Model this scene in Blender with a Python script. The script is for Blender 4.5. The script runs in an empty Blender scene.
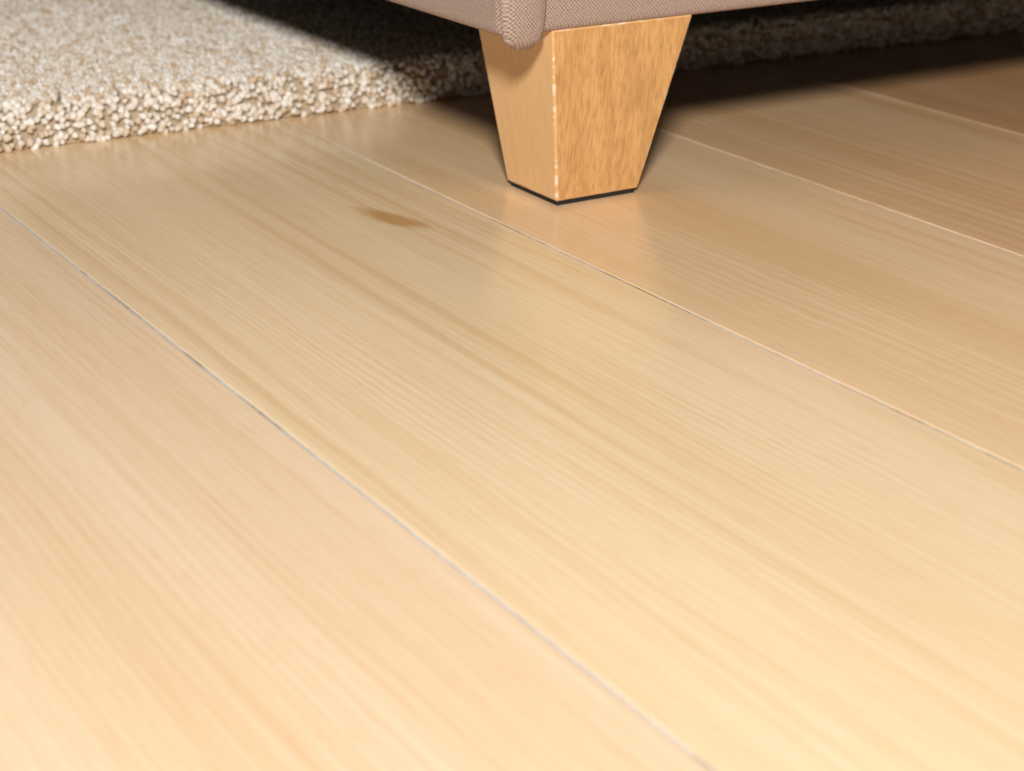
import bpy, bmesh, math, random
from mathutils import Vector, Matrix
random.seed(4)
S = bpy.context.scene
S.view_settings.view_transform = 'Standard'
S.view_settings.look = 'None'
COL = S.collection

# ---------- node helpers ----------
class NT:
    def __init__(s, mat):
        mat.use_nodes = True
        s.t = mat.node_tree
        s.t.nodes.clear()
        s.out = s.t.nodes.new('ShaderNodeOutputMaterial')
        s.b = s.t.nodes.new('ShaderNodeBsdfPrincipled')
        s.t.links.new(s.b.outputs[0], s.out.inputs[0])
    def n(s, typ, **kw):
        nd = s.t.nodes.new(typ)
        for k, v in kw.items():
            setattr(nd, k, v)
        return nd
    def l(s, a, b):
        s.t.links.new(a, b)
    def setin(s, sock, v):
        if isinstance(v, bpy.types.NodeSocket):
            s.l(v, sock)
        else:
            sock.default_value = v
    def math(s, op, a, b=0.0, c=None, clamp=False):
        nd = s.n('ShaderNodeMath', operation=op, use_clamp=clamp)
        s.setin(nd.inputs[0], a); s.setin(nd.inputs[1], b)
        if c is not None: s.setin(nd.inputs[2], c)
        return nd.outputs[0]
    def vmul(s, v, xyz):
        nd = s.n('ShaderNodeVectorMath', operation='MULTIPLY')
        s.l(v, nd.inputs[0]); nd.inputs[1].default_value = xyz
        return nd.outputs[0]
    def vadd(s, a, b):
        nd = s.n('ShaderNodeVectorMath', operation='ADD')
        s.l(a, nd.inputs[0]); s.setin(nd.inputs[1], b)
        return nd.outputs[0]
    def noise(s, v, scale=1.0, detail=2.0, rough=0.5, dist=0.0):
        nd = s.n('ShaderNodeTexNoise')
        s.l(v, nd.inputs['Vector'])
        nd.inputs['Scale'].default_value = scale
        nd.inputs['Detail'].default_value = detail
        nd.inputs['Roughness'].default_value = rough
        nd.inputs['Distortion'].default_value = dist
        return nd.outputs['Fac']
    def mr(s, v, a, b, c=0.0, d=1.0, smooth=True):
        nd = s.n('ShaderNodeMapRange')
        if smooth: nd.interpolation_type = 'SMOOTHSTEP'
        s.l(v, nd.inputs[0])
        for i, x in enumerate((a, b, c, d)):
            nd.inputs[i+1].default_value = x
        return nd.outputs[0]
    def mix(s, f, a, b, mode='MIX'):
        nd = s.n('ShaderNodeMix', data_type='RGBA', blend_type=mode)
        s.setin(nd.inputs[0], f); s.setin(nd.inputs[6], a); s.setin(nd.inputs[7], b)
        return nd.outputs[2]
    def bump(s, h, strength=0.2, dist=0.001):
        nd = s.n('ShaderNodeBump')
        nd.inputs['Strength'].default_value = strength
        nd.inputs['Distance'].default_value = dist
        s.l(h, nd.inputs['Height'])
        s.l(nd.outputs[0], s.b.inputs['Normal'])

def srgb(r, g, b):
    f = lambda c: (c/255/12.92) if c/255 <= .04045 else ((c/255+.055)/1.055)**2.4
    return (f(r), f(g), f(b), 1.0)

# ---------- materials ----------
def mat_floor():
    m = bpy.data.materials.new('laminate_planks'); N = NT(m)
    obj = N.n('ShaderNodeTexCoord').outputs['Object']
    tint = N.n('ShaderNodeAttribute', attribute_name='tint')
    par = N.n('ShaderNodeAttribute', attribute_name='par')   # r: offset, g: ring strength, b: streak strength
    sep = N.n('ShaderNodeSeparateColor'); N.l(par.outputs['Color'], sep.inputs[0])
    off = N.n('ShaderNodeCombineXYZ')
    N.l(N.math('MULTIPLY', sep.outputs[0], 37.0), off.inputs[0])
    N.l(N.math('MULTIPLY', sep.outputs[0], 91.0), off.inputs[1])
    v = N.vadd(obj, off.outputs[0])
    sx = N.n('ShaderNodeSeparateXYZ'); N.l(obj, sx.inputs[0])
    X = sx.outputs[0]
    # growth-ring lines: running along the board, gently wandering
    n1 = N.noise(N.vmul(v, (9, 0.5, 1)), detail=1.5, rough=0.4)
    wob = N.noise(N.vmul(v, (45, 5, 1)), detail=2)
    base = N.math('ADD', N.math('MULTIPLY', X, 75.0), N.math('MULTIPLY', n1, 6.0))
    ring = N.math('FRACT', N.math('ADD', base, N.math('MULTIPLY', wob, 0.9)))
    r1 = N.math('MULTIPLY', N.mr(ring, 0.30, 0.80), N.mr(ring, 0.84, 1.0, 1.0, 0.0))
    patch = N.mr(N.noise(N.vmul(v, (17, 0.9, 1)), detail=2), 0.42, 0.60)
    rs = N.math('MULTIPLY', N.math('MULTIPLY', r1, patch), sep.outputs[1])
    # tight ribs
    n2 = N.math('FRACT', N.math('ADD', N.math('MULTIPLY', base, 3.3), N.math('MULTIPLY', wob, 2.2)))
    r2 = N.math('MULTIPLY', N.mr(n2, 0.1, 0.7), N.mr(n2, 0.75, 1.0, 1.0, 0.0))
    p2 = N.mr(N.noise(N.vmul(v, (12, 1.6, 1)), detail=2), 0.44, 0.62)
    r2 = N.math('MULTIPLY', r2, p2)
    fine = N.noise(N.vmul(v, (420, 4.5, 1)), detail=3, rough=0.65)
    pores = N.mr(N.noise(N.vmul(v, (850, 40, 1)), detail=2), 0.54, 0.68)
    broad = N.noise(N.vmul(v, (22, 0.45, 1)), detail=3, rough=0.55)
    c = tint.outputs['Color']
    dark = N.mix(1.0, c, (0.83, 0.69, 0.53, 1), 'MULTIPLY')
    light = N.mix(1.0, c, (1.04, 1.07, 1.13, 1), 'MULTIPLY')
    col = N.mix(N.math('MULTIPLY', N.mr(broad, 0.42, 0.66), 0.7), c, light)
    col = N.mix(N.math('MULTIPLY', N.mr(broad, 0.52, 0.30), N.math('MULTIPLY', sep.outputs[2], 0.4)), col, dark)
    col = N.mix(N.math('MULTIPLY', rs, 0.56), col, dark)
    col = N.mix(N.math('MULTIPLY', r2, 0.27), col, dark)
    col = N.mix(N.math('MULTIPLY', N.mr(fine, 0.42, 0.64), 0.24), col, dark)
    col = N.mix(N.math('MULTIPLY', pores, 0.24), col, dark)
    # knot (in world position on the central board)
    kv = N.vadd(obj, (-0.4135, -0.790, 0))
    rot = N.n('ShaderNodeVectorRotate'); rot.rotation_type = 'Z_AXIS'
    N.l(kv, rot.inputs['Vector']); rot.inputs['Angle'].default_value = -0.26
    kk = N.vmul(rot.outputs[0], (1/0.0075, 1/0.026, 0))
    ln = N.n('ShaderNodeVectorMath', operation='LENGTH'); N.l(kk, ln.inputs[0])
    kd = N.math('ADD', ln.outputs['Value'], N.math('MULTIPLY', N.math('SUBTRACT', N.noise(N.vmul(v, (150, 40, 1)), detail=2), 0.5), 0.9))
    k = N.mr(kd, 1.3, 0.5)
    col = N.mix(N.math('MULTIPLY', k, 0.80), col, srgb(192, 144, 84))
    N.l(col, N.b.inputs['Base Color'])
    rg = N.mr(N.noise(N.vmul(v, (60, 4, 1)), detail=3), 0.3, 0.7, 0.19, 0.27)
    N.l(rg, N.b.inputs['Roughness'])
    N.b.inputs['Specular IOR Level'].default_value = 0.6
    h = N.math('ADD', N.math('MULTIPLY', fine, 0.6), N.math('MULTIPLY', pores, -0.5))
    N.bump(h, 0.10, 0.0004)
    return m

def mat_seam():
    m = bpy.data.materials.new('plank_joint'); N = NT(m)
    obj = N.n('ShaderNodeTexCoord').outputs['Object']
    n = N.noise(N.vmul(obj, (14, 9, 1)), detail=5, rough=0.75)
    n2 = N.noise(N.vmul(obj, (300, 130, 1)), detail=2)
    col = N.mix(N.mr(n, 0.53, 0.36), srgb(200, 199, 198), srgb(130, 121, 110))  # pale grey paints light reflecting along the joint, with darker bits
    col = N.mix(N.math('MULTIPLY', N.mr(n2, 0.6, 0.4), 0.3), col, srgb(164, 156, 144))
    N.l(col, N.b.inputs['Base Color'])
    N.b.inputs['Roughness'].default_value = 0.5
    return m

def mat_leg(name, base, grain, strength):
    m = bpy.data.materials.new(name); N = NT(m)
    obj = N.n('ShaderNodeTexCoord').outputs['Object']
    v = N.vadd(obj, (3.1, 1.7, 0.4))
    n1 = N.noise(N.vmul(v, (40, 40, 1.2)), detail=0)
    ring = N.math('FRACT', N.math('MULTIPLY', n1, 9.0))
    r = N.math('MULTIPLY', N.mr(ring, 0.2, 0.8), N.mr(ring, 0.85, 1.0, 1.0, 0.0))
    fine = N.noise(N.vmul(v, (700, 700, 5)), detail=2, rough=0.6)
    pores = N.mr(N.noise(N.vmul(v, (1000, 1000, 45)), detail=0), 0.60, 0.74)
    col = N.mix(N.math('MULTIPLY', r, 0.30*strength), base, grain)
    col = N.mix(N.math('MULTIPLY', N.mr(fine, 0.40, 0.66), 0.45*strength), col, grain)
    col = N.mix(N.math('MULTIPLY', pores, 0.45*strength), col, grain)
    N.l(col, N.b.inputs['Base Color'])
    N.b.inputs['Roughness'].default_value = 0.36
    N.bump(fine, 0.04, 0.0003)
    return m

def mat_wear():
    m = bpy.data.materials.new('worn_oak_edge'); N = NT(m)
    obj = N.n('ShaderNodeTexCoord').outputs['Object']
    n = N.noise(N.vmul(obj, (90, 90, 130)), detail=3, rough=0.7)
    col = N.mix(N.mr(n, 0.50, 0.62), srgb(214, 166, 110), srgb(226, 208, 182))
    N.l(col, N.b.inputs['Base Color'])
    N.b.inputs['Roughness'].default_value = 0.45
    return m

def mat_fabric():
    m = bpy.data.materials.new('woven_upholstery'); N = NT(m)
    obj = N.n('ShaderNodeTexCoord').outputs['Object']
    sep = N.n('ShaderNodeSeparateXYZ'); N.l(obj, sep.inputs[0])
    k = 2*math.pi/0.0021
    jit = N.math('MULTIPLY', N.noise(N.vmul(obj, (150, 150, 150)), detail=2), 2.5)
    u = N.math('ADD', sep.outputs[0], sep.outputs[1])
    a = N.math('SINE', N.math('ADD', N.math('MULTIPLY', u, k), jit))
    b = N.math('SINE', N.math('ADD', N.math('MULTIPLY', sep.outputs[2], k), jit))
    w = N.math('MULTIPLY', a, b)
    w = N.math('MULTIPLY', N.math('ADD', w, 1.0), 0.5)
    fz = N.noise(obj, scale=900, detail=2)
    col = N.mix(w, srgb(112, 90, 78), srgb(184, 158, 144))
    col = N.mix(N.math('MULTIPLY', N.mr(fz, 0.4, 0.7), 0.35), col, srgb(196, 175, 162))
    N.l(col, N.b.inputs['Base Color'])
    N.b.inputs['Roughness'].default_value = 0.95
    N.b.inputs['Sheen Weight'].default_value = 0.1
    N.bump(N.math('ADD', w, N.math('MULTIPLY', fz, 0.4)), 0.6, 0.0006)
    return m

def mat_rug(base=False):
    m = bpy.data.materials.new('rug_backing' if base else 'rug_yarn'); N = NT(m)
    if base:
        N.b.inputs['Base Color'].default_value = srgb(176, 156, 128)
    else:
        info = N.n('ShaderNodeObjectInfo')
        obj = N.n('ShaderNodeTexCoord').outputs['Object']
        cr = N.n('ShaderNodeValToRGB'); N.l(info.outputs['Random'], cr.inputs[0])
        e = cr.color_ramp.elements
        e[0].position = 0; e[0].color = srgb(184, 154, 122)
        e[1].position = 1; e[1].color = srgb(234, 230, 223)
        for p, c in ((0.10, srgb(202, 181, 155)), (0.35, srgb(216, 205, 190)), (0.7, srgb(226, 218, 208))):
            x = e.new(p); x.color = c
        fz = N.noise(obj, scale=6, detail=3)
        col = N.mix(N.math('MULTIPLY', fz, 0.15), cr.outputs[0], srgb(184, 166, 144))
        N.l(col, N.b.inputs['Base Color'])
    N.b.inputs['Roughness'].default_value = 0.95
    N.b.inputs['Sheen Weight'].default_value = 0.05
    return m

def mat_plain(name, c, rough=0.7, bumpy=0.0):
    m = bpy.data.materials.new(name); N = NT(m)
    obj = N.n('ShaderNodeTexCoord').outputs['Object']
    n = N.noise(obj, scale=40, detail=3)
    col = N.mix(N.math('MULTIPLY', n, 0.12), c, (c[0]*.7, c[1]*.7, c[2]*.7, 1))
    N.l(col, N.b.inputs['Base Color'])
    N.b.inputs['Roughness'].default_value = rough
    if bumpy: N.bump(n, bumpy, 0.001)
    return m

M_floor, M_seam, M_fab = mat_floor(), mat_seam(), mat_fabric()
M_leg = mat_leg('oak_leg', srgb(212, 164, 106), srgb(158, 108, 60), 0.85)
M_leg_lit = mat_leg('oak_leg_smooth_lit', srgb(228, 186, 134), srgb(206, 156, 104), 0.4)  # smoother grain; paler base has the lit side's brightness painted in
M_wear = mat_wear()
M_pad = mat_plain('black_felt_glide', srgb(22, 20, 19), 0.8)
M_wall = mat_plain('painted_plaster', srgb(226, 218, 204), 0.8, 0.1)
M_trim = mat_plain('white_trim', srgb(236, 232, 224), 0.45)
M_dust = mat_plain('dust_cover_cloth', srgb(24, 20, 18), 0.95)

def mkobj(name, bm, mats, parent=None, smooth=False):
    me = bpy.data.meshes.new(name)
    bm.normal_update()
    bm.to_mesh(me); bm.free()
    for x in mats: me.materials.append(x)
    if smooth:
        for p in me.polygons: p.use_smooth = True
    o = bpy.data.objects.new(name, me)
    COL.objects.link(o)
    if parent: o.parent = parent
    return o

def box_into(bm, x0, x1, y0, y1, z0, z1):
    vs = [bm.verts.new(p) for p in ((x0,y0,z0),(x1,y0,z0),(x1,y1,z0),(x0,y1,z0),(x0,y0,z1),(x1,y0,z1),(x1,y1,z1),(x0,y1,z1))]
    fs = [bm.faces.new([vs[i] for i in q]) for q in ((0,3,2,1),(4,5,6,7),(0,1,5,4),(1,2,6,5),(2,3,7,6),(3,0,4,7))]
    return vs, fs

# ---------- floor ----------
XL, XR, YN, YF = -2.2, 3.2, -1.8, 3.0
seams = [0.251, 0.4566, 0.6395, 0.8165]
left = []; x = 0.251
while x - 0.187 > XL: x -= 0.187; left.append(x)
right = []; x = 0.8165
while x + 0.187 < XR: x += 0.187; right.append(x)
xs = [XL] + left[::-1] + seams + right + [XR]
bm = bmesh.new()
tl = bm.loops.layers.float_color.new('tint')
pl = bm.loops.layers.float_color.new('par')
G = 0.0007; BV = 0.0005
tones = [srgb(234,210,176), srgb(230,204,168), srgb(238,216,182), srgb(226,198,160)]
for i in range(len(xs)-1):
    a, b = xs[i]+G, xs[i+1]-G
    mid = (a+b)/2
    ys = [YN, YF]
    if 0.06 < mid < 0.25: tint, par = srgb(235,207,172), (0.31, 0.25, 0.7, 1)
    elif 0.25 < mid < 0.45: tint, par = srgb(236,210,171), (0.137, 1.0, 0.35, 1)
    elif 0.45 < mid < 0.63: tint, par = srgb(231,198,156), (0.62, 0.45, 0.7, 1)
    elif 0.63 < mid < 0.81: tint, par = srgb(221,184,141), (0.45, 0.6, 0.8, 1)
    elif 0.81 < mid < 1.01: tint, par = srgb(202,160,118), (0.83, 0.5, 0.7, 1)  # darker brown: board tone plus light falloff and dark sofa reflection painted in
    elif 1.01 < mid < 1.2: tint, par = srgb(200,156,112), (0.23, 0.5, 0.7, 1)  # next board, same mix of own tone and painted-in falloff
    else:
        tint, par = random.choice(tones), (random.random(), random.random(), random.random(), 1)
        ys = [YN, YN + 0.6 + random.random()*1.2, YF]
    for j in range(len(ys)-1):
        y0, y1 = ys[j] + (G if j else 0), ys[j+1] - (G if j < len(ys)-2 else 0)
        p2 = par if j == 0 else ((par[0]+.37) % 1, par[1], par[2], 1)
        # cross-section: flat top with small bevels
        sec = [(a,-0.004),(a,-BV),(a+BV*.4,-BV*.35),(a+BV*1.3,0),(b-BV*1.3,0),(b-BV*.4,-BV*.35),(b,-BV),(b,-0.004)]
        v0 = [bm.verts.new((sx,y0,sz)) for sx,sz in sec]
        v1 = [bm.verts.new((sx,y1,sz)) for sx,sz in sec]
        for q in range(len(sec)-1):
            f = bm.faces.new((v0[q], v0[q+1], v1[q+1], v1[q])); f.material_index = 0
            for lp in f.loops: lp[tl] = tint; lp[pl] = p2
        for vv in (v0, v1[::-1]):
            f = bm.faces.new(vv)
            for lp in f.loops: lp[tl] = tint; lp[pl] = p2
bmesh.ops.recalc_face_normals(bm, faces=bm.faces)
# joint strip (reflected light painted in as pale grey) / sub-floor
f = bm.faces.new([bm.verts.new(p) for p in ((XL,YN,-0.0005),(XR,YN,-0.0005),(XR,YF,-0.0005),(XL,YF,-0.0005))])
f.material_index = 1
box_into_vs, fs = box_into(bm, XL, XR, YN, YF, -0.05, -0.004)
for f in fs: f.material_index = 1
mkobj('floor', bm, [M_floor, M_seam])

# ---------- walls ----------
def wall(name, *b):
    bm = bmesh.new(); box_into(bm, *b); mkobj(name, bm, [M_wall])
wall('wall_back', XL-0.1, XR+0.1, YF, YF+0.1, -0.05, 2.5)
wall('wall_right', XR, XR+0.1, YN, YF, -0.05, 2.5)
def trim(name, pts, nrm):
    bm = bmesh.new()
    sec = [(0,0),(0.014,0),(0.014,0.062),(0.009,0.074),(0.003,0.08),(0,0.08)]
    (ax,ay),(bx,by) = pts
    v0 = [bm.verts.new((ax+nrm[0]*d, ay+nrm[1]*d, z)) for d,z in sec]
    v1 = [bm.verts.new((bx+nrm[0]*d, by+nrm[1]*d, z)) for d,z in sec]
    n = len(sec)
    for q in range(n): bm.faces.new((v0[q], v0[(q+1)%n], v1[(q+1)%n], v1[q]))
    bm.faces.new(v0[::-1]); bm.faces.new(v1)
    bmesh.ops.recalc_face_normals(bm, faces=bm.faces)
    mkobj(name, bm, [M_trim])
trim('baseboard_back', ((XL,YF),(XR-0.014,YF)), (0,-1))
trim('baseboard_right', ((XR,YN),(XR,YF)), (-1,0))

# ---------- rug ----------
rug = bpy.data.objects.new('rug', None); COL.objects.link(rug)
RX0, RX1, RY0, RY1 = -0.45, 2.15, 0.0, 1.25
bm = bmesh.new()
vs, fs = box_into(bm, RX0+0.006, RX1-0.006, RY0+0.006, RY1-0.006, 0.0005, 0.0235)
bmesh.ops.bevel(bm, geom=[e for e in bm.edges if all(v.co.z > 0.01 for v in e.verts) or abs(e.verts[0].co.z-e.verts[1].co.z) > 0.01], offset=0.008, segments=4, profile=0.5, affect='EDGES')
base = mkobj('backing', bm, [mat_rug(True)], rug)
# tuft prototype
M_yarn = mat_rug(False)
protos = bpy.data.collections.new('tuft_prototypes')
for i in range(4):
    bm = bmesh.new()
    bmesh.ops.create_icosphere(bm, subdivisions=2, radius=1.0)
    rr = random.Random(i)
    ph = [rr.random()*6.28 for _ in range(4)]
    for v in bm.verts:
        t = math.atan2(v.co.y, v.co.x)
        k = 1 + 0.16*math.sin(3*t+ph[0]+v.co.z*2.6) + 0.08*math.sin(5*t+ph[1])
        v.co.x *= k; v.co.y *= k*(0.8+0.2*rr.random())
        v.co.z *= 1.35
        v.co.x += 0.25*math.sin(v.co.z*1.4+ph[2])
        v.co *= 0.0023
    me = bpy.data.meshes.new('tuft'); bm.to_mesh(me); bm.free()
    me.materials.append(M_yarn)
    for p in me.polygons: p.use_smooth = True
    protos.objects.link(bpy.data.objects.new('tuft_%d' % i, me))
bm = bmesh.new()
box_into(bm, RX0+0.004, RX1-0.004, RY0+0.004, RY1-0.004, 0.0012, 0.0255)
bmesh.ops.bevel(bm, geom=[e for e in bm.edges if all(v.co.z > 0.01 for v in e.verts) or abs(e.verts[0].co.z-e.verts[1].co.z) > 0.01], offset=0.009, segments=4, profile=0.5, affect='EDGES')
bmesh.ops.delete(bm, geom=[f for f in bm.faces if f.calc_center_median().z < 0.0015], context='FACES')
pile = mkobj('pile', bm, [M_yarn], rug)
ng = bpy.data.node_groups.new('pile_tufts', 'GeometryNodeTree')
ng.interface.new_socket('Geometry', in_out='INPUT', socket_type='NodeSocketGeometry')
ng.interface.new_socket('Geometry', in_out='OUTPUT', socket_type='NodeSocketGeometry')
gi = ng.nodes.new('NodeGroupInput'); go = ng.nodes.new('NodeGroupOutput')
dp = ng.nodes.new('GeometryNodeDistributePointsOnFaces'); dp.distribute_method = 'POISSON'
dp.inputs['Distance Min'].default_value = 0.0026
dp.inputs['Density Max'].default_value = 175000
ci = ng.nodes.new('GeometryNodeCollectionInfo'); ci.inputs['Collection'].default_value = protos
ci.inputs['Separate Children'].default_value = True; ci.inputs['Reset Children'].default_value = True
ip = ng.nodes.new('GeometryNodeInstanceOnPoints'); ip.inputs['Pick Instance'].default_value = True
rv = ng.nodes.new('FunctionNodeRandomValue'); rv.data_type = 'FLOAT_VECTOR'
rv.inputs[0].default_value = (-0.45, -0.45, 0); rv.inputs[1].default_value = (0.45, 0.45, 6.28)
rr_ = ng.nodes.new('FunctionNodeRotateRotation'); rr_.rotation_space = 'LOCAL'
e2r = ng.nodes.new('FunctionNodeEulerToRotation')
sc = ng.nodes.new('FunctionNodeRandomValue'); sc.data_type = 'FLOAT'
sc.inputs[2].default_value = 0.7; sc.inputs[3].default_value = 1.2
L = ng.links.new
L(gi.outputs[0], dp.inputs['Mesh']); L(dp.outputs['Points'], ip.inputs['Points'])
L(ci.outputs[0], ip.inputs['Instance'])
L(rv.outputs[0], e2r.inputs[0])
L(dp.outputs['Rotation'], rr_.inputs[0]); L(e2r.outputs[0], rr_.inputs[1])
L(rr_.outputs[0], ip.inputs['Rotation'])
L(sc.outputs[1], ip.inputs['Scale'])
L(ip.outputs[0], go.inputs[0])
md = pile.modifiers.new('tufts', 'NODES'); md.node_group = ng
rug.location = (0.30, 1.021, 0)
for o in (base, pile): o.location = (-0.30, 0, 0)
rug.rotation_euler = (0, 0, -0.05)

# ---------- sofa ----------
sofa = bpy.data.objects.new('sofa', None); COL.objects.link(sofa)
SX0, SX1, SY0, SY1 = 0.4535, 2.02, 0.751, 1.60
def rbox(name, b, r, seg=5, mats=None, sub=None):
    bm = bmesh.new(); box_into(bm, *b)
    bmesh.ops.bevel(bm, geom=list(bm.edges), offset=r, segments=seg, profile=0.6, affect='EDGES')
    return mkobj(name, bm, mats or [M_fab], sofa, True)
rbox('base_frame', (SX0, SX1, SY0, SY1, 0.0935, 0.30), 0.006)
rbox('arm_1', (SX0, SX0+0.17, SY0, SY1, 0.26, 0.60), 0.03)
rbox('arm_2', (SX1-0.17, SX1, SY0, SY1, 0.26, 0.60), 0.03)
rbox('back_rest', (SX0+0.16, SX1-0.16, SY1-0.22, SY1, 0.28, 0.82), 0.05)
mx = (SX0+SX1)/2
rbox('seat_cushion_1', (SX0+0.172, mx-0.002, SY0-0.01, SY1-0.2, 0.295, 0.45), 0.035)
rbox('seat_cushion_2', (mx+0.002, SX1-0.172, SY0-0.01, SY1-0.2, 0.295, 0.45), 0.035)
rbox('back_cushion_1', (SX0+0.175, mx-0.002, SY1-0.36, SY1-0.2, 0.44, 0.80), 0.05)
rbox('back_cushion_2', (mx+0.002, SX1-0.175, SY1-0.36, SY1-0.2, 0.44, 0.80), 0.05)
bm = bmesh.new(); box_into(bm, SX0+0.03, SX1-0.03, SY0+0.03, SY1-0.03, 0.0915, 0.095)
mkobj('dust_cover', bm, [M_dust], sofa)
# folded fabric corner (hospital fold) at the front corners: closed, pillowy, slightly hanging tab
def fold(name, x0, x1, y, z0, z1, th):
    bm = bmesh.new()
    nz, nx = 40, 16
    rows = []
    for k in range(nz+1):
        z = z0 + (z1-z0)*k/nz
        row = []
        for i in range(nx):
            t = 2*math.pi*i/nx
            cs, sn = math.cos(t), math.sin(t)
            hw = (x1-x0)/2; hd = th
            ex = math.copysign(abs(cs)**0.6, cs)*hw; ey = math.copysign(abs(sn)**0.8, sn)*hd
            tp = 1.0
            if k < 5: tp = math.sqrt(max(0.0, 1-((5-k)/5.2)**2))*0.45+0.55 if k else 0.35
            row.append(bm.verts.new(((x0+x1)/2 + ex*tp, y + ey*tp, z)))
        rows.append(row)
    for k in range(nz):
        for i in range(nx):
            bm.faces.new((rows[k][i], rows[k][(i+1) % nx], rows[k+1][(i+1) % nx], rows[k+1][i]))
    bm.faces.new(rows[0][::-1]); bm.faces.new(rows[-1])
    bmesh.ops.recalc_face_normals(bm, faces=bm.faces)
    return mkobj(name, bm, [M_fab], sofa, True)
fold('corner_fold_1', SX0+0.0005, SX0+0.0265, SY0+0.0015, 0.0872, 0.28, 0.0048)
fold('corner_fold_2', SX1-0.0265, SX1-0.0005, SY0+0.0015, 0.0872, 0.28, 0.0048)

def leg(name, foot, top, z0, z1, glide=True):
    bm = bmesh.new()
    def ring(r, z): return [bm.verts.new((r[0],r[2],z)), bm.verts.new((r[1],r[2],z)), bm.verts.new((r[1],r[3],z)), bm.verts.new((r[0],r[3],z))]
    a = ring(foot, z0); b = ring(top, z1)
    bm.faces.new(a[::-1]); bm.faces.new(b)
    for i in range(4):
        f = bm.faces.new((a[i], a[(i+1)%4], b[(i+1)%4], b[i]))
        f.material_index = 1 if i == 3 else 0  # left face takes the paler oak with painted-in light
    bmesh.ops.bevel(bm, geom=[e for e in bm.edges], offset=0.0012, segments=3, profile=0.5, affect='EDGES')
    for f in bm.faces:
        if f.calc_area() < 1.5e-4: f.material_index = 2
    mkobj(name, bm, [M_leg, M_leg_lit, M_wear], sofa, False)
    if glide:
        bm = bmesh.new()
        box_into(bm, foot[0]+0.0012, foot[1]-0.0012, foot[2]+0.0012, foot[3]-0.0012, z0-0.0026, z0+0.0005)
        bmesh.ops.bevel(bm, geom=list(bm.edges), offset=0.0006, segments=2, profile=0.5, affect='EDGES')
        mkobj(name+'_glide', bm, [M_pad], sofa)
mxx = SX0+SX1; yy = SY0+SY1
leg('leg_1', (0.496,0.5475,0.7655,0.8145), (0.4845,0.5705,0.7530,0.829), 0.0026, 0.0945)
leg('leg_2', (mxx-0.5475,mxx-0.496,0.768,0.8145), (mxx-0.5705,mxx-0.4852,0.754,0.829), 0.0026, 0.0945)
leg('leg_3', (0.496,0.5475,yy-0.8145,yy-0.768), (0.4852,0.5705,yy-0.829,yy-0.754), 0.0315, 0.0945)
leg('leg_4', (mxx-0.5475,mxx-0.496,yy-0.8145,yy-0.768), (mxx-0.5705,mxx-0.4852,yy-0.829,yy-0.754), 0.0315, 0.0945)

# ---------- camera ----------
cam = bpy.data.cameras.new('camera'); co = bpy.data.objects.new('camera', cam); COL.objects.link(co)
cam.sensor_width = 36; cam.lens = 1825/1024*36
co.location = (0, 0, 0.263)
pitch = math.atan(725.5/1825); yaw = math.radians(31.5)
co.rotation_euler = (math.pi/2 - pitch, 0, -yaw)
cam.clip_start = 0.02
cam.dof.use_dof = True; cam.dof.focus_distance = 0.84; cam.dof.aperture_fstop = 11
S.camera = co

# ---------- lights ----------
def area(name, loc, target, size, energy, color):
    l = bpy.data.lights.new(name, 'AREA'); l.shape = 'DISK'; l.size = size; l.energy = energy; l.color = color
    o = bpy.data.objects.new(name, l); COL.objects.link(o); o.location = loc
    d = Vector(target)-Vector(loc); o.rotation_euler = d.to_track_quat('-Z', 'Y').to_euler()
area('key_lamp', (-0.44, -0.68, 1.02), (0.44, 0.66, 0.0), 0.24, 51.0, (1.0, 0.975, 0.935))
w = bpy.data.worlds.new('world'); S.world = w; w.use_nodes = True
bg = w.node_tree.nodes['Background']; bg.inputs[0].default_value = (1.0, 0.98, 0.96, 1); bg.inputs[1].default_value = 0.06
